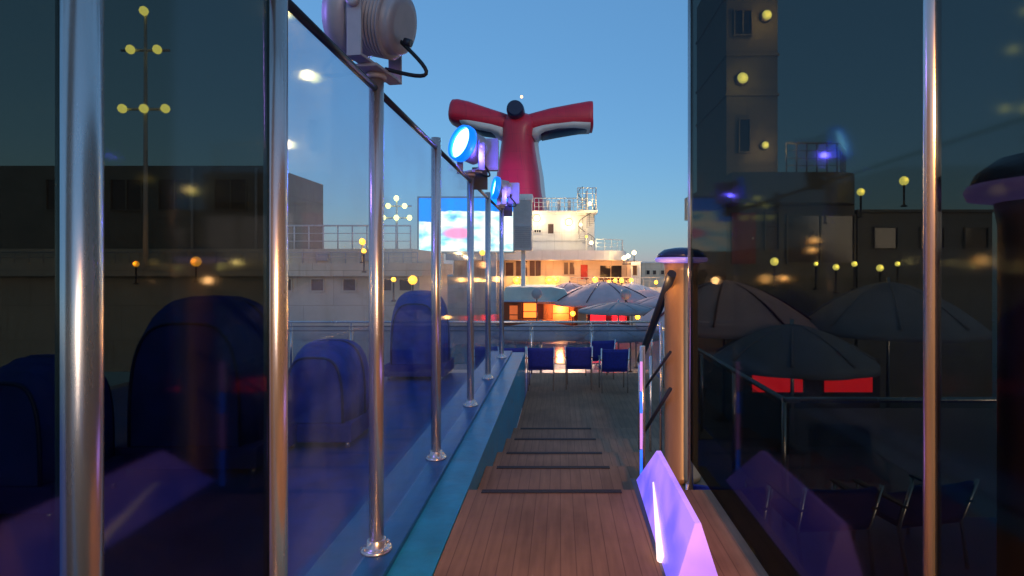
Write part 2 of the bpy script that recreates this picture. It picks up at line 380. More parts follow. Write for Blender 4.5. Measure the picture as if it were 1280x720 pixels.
# driver boxes (own things: they are bolted to the posts)
for y, dx, lab in ((6.38,0.17,'small lilac grey driver box on the post of the brighter lit floodlight'),(9.78,0.17,'lilac grey driver box on the farthest post, below the red funnel')):
    t = empty('driver_box', (WX+dx,y,WT+0.1), lab, 'driver box', 'driver boxes beside the floodlights')
    MB().box(WX+dx-0.08,WX+dx+0.13,y+0.16,y+0.26,WT+0.12,WT+0.50,0.03).build('box_body', mat('lilac_enamel', (0.5,0.44,0.62), 0.4), t)
    MB().box(WX-0.01,WX+dx,y+0.18,y+0.21,WT-0.1,WT+0.16,0.003).build('bracket', DARK, t)

# ------------------------------------------------------------------ added smoked screen dimming the right side, and capped columns
RX = 1.03; RT = 4.3
rw = empty('added_smoked_screen', (RX,2.5,0), 'added tall smoked glass screen that dims the view right of the walkway between capped columns', 'windscreen')
rp = [-0.3,1.55,4.42]
for i, y in enumerate(rp):
    p = MB().tube([(RX,y,0.001 if y < 4.04 else -0.169),(RX,y,RT+0.02)], 0.022, 16).build('post', STEEL, rw)
for i in range(2):
    MB().box(RX-0.006,RX+0.006,rp[i]+0.03,rp[i+1]-0.03,0.09,RT-0.05).build('glass_pane', SMOKE, rw)
    MB().tube([(RX,rp[i]+0.02,RT-0.03),(RX,rp[i+1]-0.02,RT-0.03)], 0.018, 10).build('top_rail', DARK, rw)

def column(x, y, z0, ztop, r, label):
    t = empty('capped_column', (x,y,z0), label, 'column', 'capped columns at the right of the walkway')
    MB().lathe([(r*1.15,z0),(r*1.15,z0+0.05),(r,z0+0.07),(r*0.98,ztop-0.09),(r*1.05,ztop-0.03)], (x,y,0), 36).build('shaft', ORANGEC, t)
    MB().lathe([(r*1.05,ztop-0.028),(r*1.5,ztop-0.018),(r*1.56,ztop+0.004),(r*1.5,ztop+0.018)], (x,y,0), 36).build('cap_rim', CAPR, t)
    MB().lathe([(r*1.46,ztop+0.0185),(r*1.36,ztop+0.05),(r*1.0,ztop+0.085),(r*0.4,ztop+0.10),(0.01,ztop+0.103)], (x,y,0), 36).build('cap', CAPB, t)
column(1.02, 4.72, -0.169, 1.67, 0.14, 'tan column with navy cap at the top of the steps, beside the sloping dark handrail')
column(1.27, 1.42, 0.001, 1.80, 0.13, 'near tan column with navy cap behind smoked glass at the right edge')

light('POINT','column_fill', (0.80,4.50,1.50), (1,.5,.16), 0.5, 0.03)  # added fill lamp beside the column to warm its top
# stair railing
sr = empty('stair_railing', (0.72,4.5,-0.17), 'stair railing with thick dark handrail sloping down from the capped column', 'railing')
MB().tube([P(840,342,4.5),P(800,450,6.0)], 0.036, 14).build('handrail', DARK, sr)
MB().tube([P(838,486,4.5),P(802,545,5.2)], 0.016, 10).build('lower_rail', DARK, sr)
MB().tube([P(838,440,4.5),P(801,492,5.3)], 0.012, 10).build('middle_rail', DARK, sr)
np_ = MB().tube([(0.655,4.45,-0.169),(0.655,4.45,0.98)], 0.022, 16).build('newel_post', STEEL, sr)
for z0, z1, mm in ((-0.12,0.16,BLUEGLOW),(0.17,0.45,PINKGLOW),(0.30+0.155,0.62,BLUEGLOW),(0.63,0.86,PINKGLOW)):
    MB().box(0.632,0.652,4.420,4.432,z0,z1).build('painted_glow_strip', mm, np_)  # coloured light on the steel post, painted on as glowing strips
a = MB().tube([P(800,450,6.0)+Vector((0,0,0)), Vector((P(800,450,6.0).x,6.0,-0.339))], 0.020, 14).build('newel_post', STEEL, sr)
MB().tube([P(813,445,5.4)-Vector((0,0,0.0)), Vector((P(813,445,5.4).x,5.4,-0.169))], 0.012, 12).build('baluster', STEEL, sr)
MB().tube([P(826,402,4.9), Vector((P(826,402,4.9).x,4.9,-0.169))], 0.012, 12).build('baluster', STEEL, sr)

# guard panel, its violet light put in as emission
vg = empty('lit_guard_panel', (0.6,3.4,0), 'low guard panel with painted-in violet light and a pointed end at the right edge of the walkway', 'guard panel')
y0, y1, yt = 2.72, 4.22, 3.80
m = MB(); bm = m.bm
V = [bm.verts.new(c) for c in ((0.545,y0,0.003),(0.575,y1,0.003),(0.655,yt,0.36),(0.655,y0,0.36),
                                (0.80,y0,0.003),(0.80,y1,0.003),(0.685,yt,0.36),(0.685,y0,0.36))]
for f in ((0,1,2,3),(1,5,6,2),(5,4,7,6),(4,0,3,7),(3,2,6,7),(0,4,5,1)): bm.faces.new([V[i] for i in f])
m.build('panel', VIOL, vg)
def onpanel(px, py):
    # intersect the view line with the inner sloping face
    a, b, c = Vector((0.545,y0,0)), Vector((0.575,y1,0)), Vector((0.655,y0,0.36))
    n = (b-a).cross(c-a).normalized(); o = Vector((0,0,EYE)); d = P(px,py,1)-o
    s = (a-o).dot(n)/d.dot(n); return o+d*s+n*(-0.012 if n.x > 0 else 0.012)
q0, q1 = onpanel(819,604), onpanel(829,700)
MB().tube([q0, q0.lerp(q1,0.5), q1], 0.006, 10, 0.024).build('light_tube', TUBE, vg)
m = MB()
MB().box(0.535,0.81,y0-0.02,y1+0.03,0.0005,0.0028).build('base_trim', DARK, vg)

# ------------------------------------------------------------------ funnel
FD = 70.0
def FP(px, py, dy=0): v = P(px,py,FD); v.y += dy; return v
fn = empty('ship_funnel', (P(650,262,FD).x,FD,P(650,300,FD).z), 'tall red winged ship funnel standing over the white deckhouse', 'funnel')
def ell(cx, z, hw, hd, y=FD, n=32):
    out = []
    for k in range(n):
        a = 2*math.pi*k/n; c, s_ = math.cos(a), math.sin(a)
        out.append((cx+hw*math.copysign(abs(c)**0.7,c), y+hd*math.copysign(abs(s_)**0.7,s_), z))
    return out
sect = [(300,616,684,4.6),(262,618,681,4.3),(240,620.5,677,4.1),(220,622,675,3.9),(200,625,671.5,3.6),(185,627,669,3.4),(175,628.5,668,3.3),(167,628,670,3.3),(160,626,674,3.3),(152,628,672,3.0),(147,636,664,2.2)]
MB().rings([ell(FP((a+b)/2,0).x, FP(0,py).z, (b-a)/20, hd) for py,a,b,hd in sect]).build('body', RED, fn)
# white after-edge that shows as a rim down the right side
MB().rings([ell(FP((a+b)/2+4.2,0).x, FP(0,py).z, (b-a)/20, hd*0.9, FD+1.6) for py,a,b,hd in sect[:9]]).build('white_edge', FWHITE, fn)
def wing(cs, m_, name, hdk=1.0):
    rr = []
    for i,(px,py,hh,hd) in enumerate(cs):
        p = FP(px,py); p2 = FP(*cs[min(i+1,len(cs)-1)][:2]); p1 = FP(*cs[max(i-1,0)][:2])
        t = (p2-p1).normalized(); up = Vector((-t.z,0,t.x)); up = up if up.z > 0 else -up
        ring = []
        for k in range(28):
            a = 2*math.pi*k/28; c, s_ = math.cos(a), math.sin(a)
            ring.append(p+up*hh*math.copysign(abs(s_)**0.6,s_)+Vector((0,hd*math.copysign(abs(c)**0.6,c),0)))
        rr.append(ring)
    return MB().rings(rr).build(name, m_, fn)
wing([(646,161,0.9,2.6),(665,157.5,1.15,2.7),(690,152.5,1.35,2.7),(715,149,1.5,2.7),(736,147,1.68,2.7),(739.5,146.7,1.68,2.65),(740,146.7,1.62,2.6)], RED, 'wing')
wing([(648,161,0.9,2.6),(628,156,1.15,2.7),(605,150.5,1.35,2.7),(585,145,1.5,2.6),(572,142,1.5,2.5),(566.5,140.8,1.35,2.3),(564.5,140.5,1.0,1.8)], RED, 'wing')
wing([(664,171,1.0,2.2),(671,166.5,0.75,2.4),(680,162.3,0.7,2.5),(697,159,0.7,2.5),(716,158,0.7,2.5),(737,157.5,0.68,2.4)], FWHITE, 'wing_underside')
wing([(634,170,1.0,2.2),(627,166,0.75,2.4),(617,162.5,0.7,2.5),(604,160,0.75,2.5),(590,155,0.8,2.4),(576,151,0.6,2.2)], FWHITE, 'wing_underside')
wing([(676,169,0.55,1.6),(695,164.5,0.6,1.8),(715,161.5,0.55,1.8),(733,160.5,0.4,1.6)], FBLUE, 'wing_duct')
wing([(624,166,0.55,1.6),(605,163,0.6,1.8),(588,158.5,0.5,1.7)], FBLUE, 'wing_duct')
MB().lathe([(0.80,0),(0.98,0.3),(1.06,0.9),(1.06,4.0)], FP(647,147,-4.4), 32, (0,1,0)).build('exhaust_hub', FBLUE, fn)

tag(MB().lathe([(0.1,-6.0),(4.2,-4.2),(6.0,0),(4.2,4.2),(0.1,6.0)], P(652,121,2400), 16).build('morning_star', emis('star_light', (1,0.45,0.16), 3.2)), 'tiny bright point of light high above the black exhaust hub', 'star')

# ------------------------------------------------------------------ helpers for railings, windows
def railing(parent, pts, h, n_posts, bars=4, r=0.03, m_=WHITE, name='railing'):
    m = MB(); pts = [Vector(p) for p in pts]
    for j in range(bars):
        z = h*(1-j/bars)
        m.tube([p+Vector((0,0,z)) for p in pts], r*(1.3 if j == 0 else 0.6), 6)
    seg = [(pts[i+1]-pts[i]).length for i in range(len(pts)-1)]; tot = sum(seg)
    for k in range(n_posts+1):
        d = tot*k/n_posts
        i = 0
        while i < len(seg)-1 and d > seg[i]: d -= seg[i]; i += 1
        p = pts[i].lerp(pts[i+1], min(1,d/seg[i]))
        m.tube([p, p+Vector((0,0,h))], r, 6)
    return m.build(name, m_, parent)
def window(parent, px0, px1, py0, py1, d, m_=BROWNG, frame=WHITE, mull=1, name='window', label=None, fw=0.05):
    a = P(px0,py1,d); b = P(px1,py0,d)
    m = MB()
    m.box(a.x-fw,b.x+fw,d-0.10,d-0.003,a.z-fw,a.z); m.box(a.x-fw,b.x+fw,d-0.10,d-0.003,b.z,b.z+fw)
    m.box(a.x-fw,a.x,d-0.10,d-0.003,a.z,b.z); m.box(b.x,b.x+fw,d-0.10,d-0.003,a.z,b.z)
    for k in range(1,mull+1):
        x = a.x+(b.x-a.x)*k/(mull+1); m.box(x-fw/2,x+fw/2,d-0.08,d-0.03,a.z+0.001,b.z-0.001)
    f = m.build(name, frame, parent, label)
    MB().box(a.x,b.x,d-0.035,d-0.004,a.z,b.z).build('pane', m_, f)
    return f
def door(parent, px0, px1, py0, py1, d, m_=REDD, label=None):
    a = P(px0,py1,d); b = P(px1,py0,d)
    o = MB().box(a.x,b.x,d-0.06,d-0.003,a.z,b.z,0.01).build('door', m_, parent, label)
    w = (b.x-a.x)
    MB().lathe([(0.03,0),(0.03,0.05)], (b.x-w*0.15,d-0.115,(a.z+b.z)/2), 8, (0,1,0)).build('handle', STEEL, o)
    return o

# ------------------------------------------------------------------ aft deckhouse (depth 50)
D = 50.0
dh = empty('aft_deckhouse', (0,D+4,POOL), 'white and cream deckhouse below the funnel with two bright wall lamps', 'deckhouse')
a = P(600,313,D); b = P(743,266,D)
MB().box(a.x,b.x,D,D+9,a.z,b.z).build('upper_wall', WHITE, dh)
# coping and horizontal weld lines
c0 = P(0,266,D).z
MB().box(a.x-0.1,b.x+0.1,D-0.12,D+9,c0+0.002,c0+0.18).build('coping', WHITE, dh)
m = MB()
for py in (301,): m.box(P(666,0,D).x,b.x-0.9,D-0.05,D-0.002,P(0,py,D).z-0.04,P(0,py,D).z)
m.build('wall_ridge', GREYP, dh)
window(dh, 685,692,280,292, D, BROWNG, WHITE, 0)
window(dh, 668,676,287.5,290.5, D, DARKG, WHITE, 2, 'vent')
# fascia slab with rounded right-hand end, overhanging
poly = [(-9.5,46.5)]
ex = P(788,0,46.5).x
for k in range(9):
    t = k/8*math.pi/2; poly.append((ex-2.2+2.2*math.sin(t), 46.5+3.5-3.5*math.cos(t)))
poly += [(ex,60),(-9.5,60)]
zt, zb = P(0,313,46.5).z, P(0,325,46.5).z
MB().slab(poly, zb, zt).build('deck_edge', WHITE, dh)
railing(dh, [(P(745,0,47).x,47,zt),(ex-1.8,47.0,zt),(ex-0.4,48.4,zt),(ex-0.1,52,zt)], 0.95, 9, 3, 0.025)
# lower wall
zl = zb-0.004
MB().box(-9.5,P(797,0,D).x,D,D+9,POOL+0.005,zl).build('lower_wall', CREAM, dh)
window(dh, 632,642,328,347, D, BROWNG, CREAM, 0); window(dh, 645,659,326,347, D, BROWNG, CREAM, 1); window(dh, 662,676,326,347, D, BROWNG, CREAM, 1)
window(dh, 705,710,328,343, D, BROWNG, CREAM, 0); window(dh, 712,718,328,343, D, BROWNG, CREAM, 0)
door(dh, 726,734.5,331,349, D, REDD, 'red door')
window(dh, 750,777,332,350, D, DARKG, CREAM, 1)
window(dh, 783,789,334,346, D, DARKG, CREAM, 0)
# top railing on the roof
zc = c0+0.18
railing(dh, [(P(668,0,D).x,D+0.2,zc),(P(722,0,D).x,D+0.2,zc)], 1.15, 10, 3, 0.035)
for px in (684,698,711): MB().box(P(px,0,D).x-0.1,P(px,0,D).x+0.2,D+0.4,D+0.7,zc,zc+1.0,0.03).build('roof_locker', WHITE, dh)
# stair tower at the right end
st = MB(); cx = P(733,0,48.5).x; r0 = 0.72; zb2 = zt
for k in range(26):
    z = zb2+0.18*k*1.0; t = k*0.42
    p = Vector((cx+r0*math.cos(t),48.5+r0*math.sin(t),z)); q = Vector((cx+r0*math.cos(t+.4),48.5+r0*math.sin(t+.4),z))
    v = [st.bm.verts.new(w) for w in ((cx,48.5,z),p,q,(cx,48.5,z+0.05),p+Vector((0,0,.05)),q+Vector((0,0,.05)))]
    for f in ((0,2,1),(3,4,5),(0,1,4,3),(1,2,5,4),(2,0,3,5)): st.bm.faces.new([v[i] for i in f])
ste = st.build('spiral_stair', GREYP, dh)
MB().tube([(cx,48.5,zb2),(cx,48.5,zb2+5.2)], 0.09, 10).build('stair_column', WHITE, ste)
m = MB()
m.tube([(cx+r0*math.cos(k*.42),48.5+r0*math.sin(k*.42),zb2+1.0+0.18*k) for k in range(26)], 0.03, 6)
for k in range(0,26,2): m.tube([(cx+r0*math.cos(k*.42),48.5+r0*math.sin(k*.42),zb2+0.18*k),(cx+r0*math.cos(k*.42),48.5+r0*math.sin(k*.42),zb2+1.0+0.18*k)],0.018,5)
m.build('stair_rail', DARK, ste)
railing(dh, [(cx-0.8,47.6,zc-0.2),(cx+0.8,47.6,zc-0.2),(cx+0.85,49.4,zc-0.2)], 1.9, 8, 4, 0.035, WHITE, 'stair_head_railing')
MB().box(cx-0.85,cx+0.9,47.5,49.9,zc-0.4,zc-0.202).build('stair_landing', WHITE, dh)
def wall_lamp(parent, px, py, d, r=0.28, m_=WARMW, power=60, col=(1,0.72,0.35)):
    p = P(px,py,d)
    o = MB().lathe([(r*1.1,0),(r*1.15,-0.12),(r*0.9,-0.2)], p+Vector((0,-0.005,0)), 16, (0,1,0)).build('wall_lamp', LAMPGREY, parent)
    MB().lathe([(0.01,-0.3),(r*0.6,-0.28),(r,-0.205)], p+Vector((0,-0.005,0)), 16, (0,1,0)).build('lamp_glass', m_, o)
    if power: light('POINT','wall_lamp_light', p+Vector((0,-0.75,-0.1)), col, power, 0.15)
wall_lamp(dh, 671,273, D, 0.27, WARMW, 34); wall_lamp(dh, 711,278, D, 0.27, WARMW, 34)
wall_lamp(dh, 737,255, 47.5, 0.16, WARMW, 30, (1,.65,.2)); wall_lamp(dh, 726,281, 47.9, 0.13, WARMW, 10); wall_lamp(dh, 739,303.5, 47.6, 0.16, WARMW, 12); wall_lamp(dh, 733,296, 47.4, 0.11, WARM, 20)
for px in (652,690,722,765): light('POINT','soffit_light', P(px,331,48.2), (1,.40,.12), 20, 0.3)
light('SPOT','canopy_fill', P(711,283,49.0), (1,.62,.45), 1400, 0.2, (2.5,-11,-6), 42)  # added fill spots near the wall lamps to brighten the canopies
light('SPOT','canopy_fill', P(671,283,49.0), (1,.62,.45), 900, 0.2, (-.5,-10,-6), 42)
# right-hand block with two lamps
rb = empty('lamp_kiosk', (P(795,0,47).x,47,POOL), 'narrow cream kiosk with lamps on its roof at the right end of the deckhouse', 'kiosk')
a = P(789,365,46); b = P(801,327,46)
MB().box(a.x,b.x,46,49,POOL+0.005,b.z).build('kiosk_wall', WHITE, rb)
window(rb, 791,796,332,344, 46, BROWNG, CREAM, 0)
for px, py in ((780,322.5),(785,320),(794,315.5)):
    p = P(px,py,45.8); bz = (b.z if px > 786 else p.z-0.35)
    q = MB().tube([(p.x,p.y if px<787 else 46.5,bz-0.05),(p.x,p.y if px<787 else 46.5,p.z-0.1)], 0.04, 8).build('lamp_stem', DARK, rb)
    MB().lathe([(0.02,-0.2),(0.17,-0.1),(0.19,0.05),(0.02,0.2)], (p.x,p.y if px<787 else 46.5,p.z), 12).build('lamp_globe', WARMW, q)
    light('POINT','kiosk_light', (p.x,p.y-0.6,p.z-0.1), (1,.65,.25), 14, 0.1)
MB().tube([P(778,330,45.8),P(789,330,45.8)],0.05,6).build('lamp_bracket', DARK, rb)
fb = empty('far_cream_block', (P(840,0,56).x,56,POOL), 'long low cream deck block at the far right below the sky', 'deck block')
a = P(802,360,56); b = P(905,329,56)
MB().box(a.x,b.x,56,64,POOL+0.005,b.z).build('block_wall', CREAM, fb)
MB().box(a.x-0.1,b.x+0.1,55.9,64.1,b.z+0.002,b.z+0.16).build('coping', WHITE, fb)
for px in (808,816,826,838,850): window(fb, px,px+4,338,343, 56, DARKG, CREAM, 0)

# terrace in front of the deckhouse
tz = P(0,357,44).z
te = empty('terrace', (0,44,POOL), 'cream parapet terrace with warm lamps in front of the deckhouse', 'terrace')
MB().box(-9.4,P(840,0,44).x,43.0,D-0.01,tz-0.9,tz-0.6).build('terrace_floor', CREAM, te)
pa = P(626,357,43); pb = P(712,345,43)
MB().box(-9.4,pb.x,43-0.15,43,POOL+0.005,pb.z).build('parapet', CREAM, te)
MB().box(pb.x+0.004,P(845,0,43).x,43-0.15,43,POOL+0.005,P(0,359,43).z).build('parapet', WHITE, te)
railing(te, [(pb.x+0.1,42.93,P(0,359,43).z),(P(845,0,43).x,42.93,P(0,359,43).z)], 0.75, 16, 3, 0.022, GREYP)
def globe(px, py, d, lab, r=0.19, power=25, zfoot=None, m_=WARM, col=(1,.50,.12), grp='small lamps along the decks'):
    p = P(px,py,d); zf = p.z-0.8 if zfoot is None else zfoot
    t = empty('deck_lamp', (p.x,p.y,zf), lab, 'lamp', grp)
    MB().lathe([(0.09,zf),(0.09,zf+0.04),(0.03,zf+0.06),(0.03,p.z-r*0.9),(0.08,p.z-r*0.8)], (p.x,p.y,0), 12).build('lamp_post', DARK, t)
    MB().lathe([(r*0.4,-r*0.95),(r*0.8,-r*0.6),(r,0),(r*0.8,r*0.6),(r*0.3,r*0.97)], p, 16).build('globe', m_, t)
    if power: light('POINT','deck_lamp_light', p+Vector((0,-r*1.6,0.05)), col, power*0.6, r)
tf = P(0,357,43).z
for px, py, r, pw, lab in (
    (646,350.5,.27,60,'large bright amber globe lamp leftmost in front of the brown windows'),
    (686,350,.27,60,'large bright amber globe lamp left of the dark doorway'),
    (695,350,.2,35,'smaller amber globe lamp just right of the larger one by the doorway'),
    (744,349.5,.22,40,'amber globe lamp below and right of the red door'),
    (761,352,.12,12,'small amber lamp below the left half of the wide dark window'),
    (769,350.5,.15,20,'amber lamp below the right half of the wide dark window'),
    (777,350.5,.17,20,'amber lamp at the right corner of the wide dark window'),
    (789,350.5,.17,20,'amber lamp in front of the kiosk foot'),
    (820,353,.15,18,'amber lamp left of the capped column')):
    globe(px, py, 42.6, lab, r, pw, P(0,359.5,42.6).z if px > 712 else P(0,357,42.6).z)
# clutter on the terrace: folded chairs and bar stools seen as small silhouettes
for i, px in enumerate((733,752,757,765,773,783)):
    p = P(px,357,44.2); t = empty('bar_stool', (p.x,p.y,tz-0.6), 'bar stool on the terrace, %s' % ('left of the amber lamp below the red door','first right of the lamp below the red door','second right of the lamp below the red door','under the middle of the wide dark window','under the right part of the wide dark window','beside the kiosk')[i], 'bar stool', 'bar stools on the terrace')
    z = tz-0.6
    MB().lathe([(0.2,z+1.1),(0.22,z+1.14),(0.2,z+1.18)], (p.x,p.y,0), 12).build('seat', WOODB, t)
    MB().lathe([(0.2,z),(0.03,z+0.04),(0.03,z+1.1)], (p.x,p.y,0), 12).build('leg', STEEL, t)

# ------------------------------------------------------------------ screen, grey tower, light mast
sc = empty('outdoor_led_screen', (P(583,0,40).x,40,POOL), 'big glowing outdoor screen with blue, white and pink picture behind the glass', 'screen')
a = P(524,314,40); b = P(641,248,40)
MB().box(a.x-0.15,b.x+0.15,40.02,40.9,a.z-0.15,b.z+0.15,0.04).build('housing', GREYP, sc)
MB().box(a.x,b.x,39.94,40.017,a.z,b.z).build('display', SCREEN, sc)
MB().box(a.x+1.2,a.x+1.6,40.2,40.7,POOL+0.005,a.z-0.15).build('support', WHITE, sc); MB().box(b.x-1.6,b.x-1.2,40.2,40.7,POOL+0.005,a.z-0.15).build('support', WHITE, sc)
gt = empty('louvre_tower', (P(653,0,38).x,38,POOL), 'tall pale grey louvred speaker tower right of the outdoor screen', 'tower')
a = P(642,313,38.5); b = P(664.5,243,38.5)
MB().box(a.x,b.x,38.5,39.8,a.z,b.z,0.04).build('cabinet', GREYP, gt)
m = MB()
for k in range(11): 
    z = a.z+0.2+k*0.14; m.box(a.x+0.08,b.x-0.08,38.44,38.497,z,z+0.07)
m.build('lower_louvre', mat('darker_louvre', (0.33,0.32,0.34), 0.5), gt)
m = MB()
for k in range(12):
    z = a.z+1.95+k*0.14; m.box(a.x+0.08,b.x-0.08,38.46,38.497,z,z+0.07)
m.build('upper_louvre', GREYP, gt)
MB().box(a.x-0.06,b.x+0.06,38.44,39.86,b.z-0.38,b.z+0.02,0.02).build('top_cap', WHITE, gt)
MB().tube([((a.x+b.x)/2,39.2,POOL+0.005),((a.x+b.x)/2,39.2,a.z)], 0.16, 14).build('support', WHITE, gt)
def mast(px, py0, py1, d, lab, k=1):
    p0 = P(px,py1,d); p1 = P(px,py0,d)
    t = empty('light_mast', (p0.x,d,p0.z), lab, 'mast', 'lit masts beyond the windscreen')
    MB().tube([p0,p1], 0.09*k, 10, 0.05*k).build('pole', WHITE, t)
    for f in (0.62,0.85):
        q = p0.lerp(p1,f); MB().tube([q-Vector((0.9*k,0,0)),q+Vector((0.9*k,0,0))],0.05*k,8).build('crossarm', WHITE, t)
    for f, dx in ((0.62,-.8),(0.62,0),(0.62,.8),(0.85,-.5),(0.85,.5),(1.0,0)):
        q = p0.lerp(p1,f)+Vector((dx*k,-0.1,0.0)); MB().lathe([(0.05*k,-0.16*k),(0.12*k,-0.11*k),(0.16*k,0),(0.12*k,0.11*k),(0.05*k,0.16*k)], q, 12).build('lamp_head', GREENY, t)
mast(496, 248, 312, 34, 'white lit mast with crossarms seen between the first two clear panes')

# ------------------------------------------------------------------ port side deckhouse beyond the windscreen
ph = empty('port_deckhouse', (-10,26,POOL), 'long tan deckhouse on the left side of the ship seen through the glass', 'deckhouse')
a = P(-120,345,24); b = P(524,311,24)
MB().box(a.x,b.x,24,30,POOL+0.005,P(0,345,24).z).build('lower_wall', CREAM, ph)
MB().box(a.x,b.x+0.3,23.3,30,P(0,345,24).z+0.003,P(0,329,24).z).build('deck_edge', CREAM, ph)
MB().box(a.x,b.x-0.3,24,30,P(0,329,24).z+0.003,b.z).build('upper_wall', CREAM, ph)
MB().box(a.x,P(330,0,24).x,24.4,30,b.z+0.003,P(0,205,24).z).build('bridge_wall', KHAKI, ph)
railing(ph, [(P(330,0,24).x,24.1,b.z),(b.x-0.4,24.1,b.z)], 1.0, 10, 3, 0.03)
for px in (100,240,320): MB().tube([(P(px,0,24.3).x,24.3,P(0,330,24).z),(P(px,0,24.3).x,24.3,P(0,208,24).z)],0.06,8).build('downpipe', GREYP, ph)
for px in (395,452): MB().box(P(px,0,23.9).x,P(px,0,23.9).x+0.5,23.85,23.997,P(0,326,24).z,P(0,317,24).z,0.03).build('fuse_box', GREYP, ph)
railing(ph, [(-24,23.4,P(0,329,24).z+0.003),(P(522,0,23.4).x,23.4,P(0,329,24).z+0.003)], 0.45, 30, 2, 0.02, GREYP, 'edge_railing')
for px in (60,140,200,270): window(ph, px,px+38,225,262, 24.4, BROWNG, KHAKI, 1)
for px in (350,390,430,475,500): window(ph, px,px+15,349,363, 24, BROWNG, CREAM, 0)
lamp_l = [(245,327,22,.2,'amber globe lamp behind the smoked left-hand glass'),(170,330,22,.12,'small amber lamp left of the brighter one behind the smoked glass'),
          (516,350,20.5,.17,'bright amber lamp above the blue clamshell daybed'),(492,349.5,20.5,.09,'small amber lamp left of the bright one above the daybed'),(453,302,21,.12,'dim lamp high beside the nearest lamp post'),
          (455,314,21,.09,'dimmer lamp just under another beside the nearest lamp post'),(603,316,38,.2,'small yellow lamp between the last posts under the screen')]
for px, py, d, r, lab in lamp_l: globe(px, py, d, lab, r, 12)
mast(182, 15, 135+200, 23, 'taller lit mast behind the smoked glass at the far left', 1.1)

# ------------------------------------------------------------------ blue clamshell daybeds
def daybed(px0, px1, pytop, d, lab, dp=1.1):
    x0 = P(px0,0,d).x; x1 = P(px1,0,d).x; zt = P(0,pytop,d).z; w = (x1-x0)/2; cx = (x0+x1)/2; H = zt-LOW
    t = empty('clamshell_daybed', (cx,d+dp/2,LOW), lab, 'daybed', 'blue clamshell daybeds beyond the windscreen')
    rr = []
    for j in range(31):
        u = j/30; fold = 1-0.035*abs(math.sin(7.5*math.pi*u)); rr.append([(cx+w*fold*math.copysign(abs(math.cos(a))**0.55,math.cos(a))*(0.62+0.38*math.sin(math.pi*(0.12+0.76*u))),
                      d+dp*u, LOW+0.35+(H-0.35)*fold*abs(math.sin(a))**0.6*(0.75+0.25*math.sin(math.pi*(0.1+0.8*u)))) for a in [math.pi*k/20 for k in range(21)]])
    MB().rings(rr).build('hood', DOME, t)
    for u in (0.0,0.5,1.0):
        j = int(u*30); MB().tube([Vector(q)+Vector((0,-0.01,0.0)) for q in rr[j]], 0.018, 6).build('hood_rib', mat('navy_rib', (0.008,0.015,0.09), 0.5), t)
    MB().box(cx-w,cx+w,d-0.02,d+dp,LOW+0.08,LOW+0.345,0.04).build('mattress', NAVY, t)
    for sx in (-1,1):
        for yy in (d+0.06,d+dp-0.06): MB().lathe([(0.03,LOW+0.001),(0.03,LOW+0.08)], (cx+sx*(w-0.08),yy,0), 8).build('leg', STEEL, t)
daybed(480,556,364,12.2,'dark blue clamshell daybed seen between the nearest clear post and the middle posts')
daybed(140,322,372,6.6,'dark blue clamshell daybed behind the smoked glass')
daybed(-60,66,452,5.4,'dark blue clamshell daybed at the far left edge', 0.9)
daybed(345,440,430,7.6,'dark blue clamshell daybed behind the clear pane left of the nearest floodlight post')

# ------------------------------------------------------------------ balustrade round the sun deck
bl = empty('sun_deck_balustrade', (0,13,LOW), 'glass balustrade with steel rail behind the navy chairs', 'balustrade')
path = [Vector((-9,12.95,LOW)),Vector((2.12,12.95,LOW)),Vector((2.12,5.3,LOW)),Vector((6.4,5.3,LOW))]
rt = P(0,402.5,12.95).z-LOW
MB().tube([p+Vector((0,0,rt)) for p in path[:2]], 0.028, 10).build('top_rail', STEEL, bl)
MB().tube([p+Vector((0,0,rt)) for p in path[1:3]], 0.028, 10).build('top_rail', STEEL, bl)
MB().tube([p+Vector((0,0,rt)) for p in path[2:]], 0.028, 10).build('top_rail', STEEL, bl)
for s in range(3):
    A, B = path[s], path[s+1]; L = (B-A).length; n = max(2,int(L/1.35)); dr = (B-A).normalized()
    for k in range(n+1):
        if s and k == 0: continue
        q = A+dr*L*k/n
        MB().tube([q+Vector((0,0,0.001)),q+Vector((0,0,rt-0.02))], 0.022, 10).build('baluster', STEEL, bl)
        if k < n or s:
            pass
    for k in range(n):
        q0 = A+dr*(L*k/n+0.05); q1 = A+dr*(L*(k+1)/n-0.05)
        if abs(dr.x) > 0.5: m = MB().box(q0.x,q1.x,q0.y-0.006,q0.y+0.006,LOW+0.1,LOW+rt-0.08)
        else: m = MB().box(q0.x-0.006,q0.x+0.006,min(q0.y,q1.y),max(q0.y,q1.y),LOW+0.1,LOW+rt-0.08)
        m.build('glass_pane', BGL, bl)
for zz in (rt-0.10,rt-0.20): MB().tube([path[0]+Vector((0,-0.03,zz)),path[1]+Vector((-0.03,-0.03,zz))], 0.010, 6).build('wire', DARK, bl)

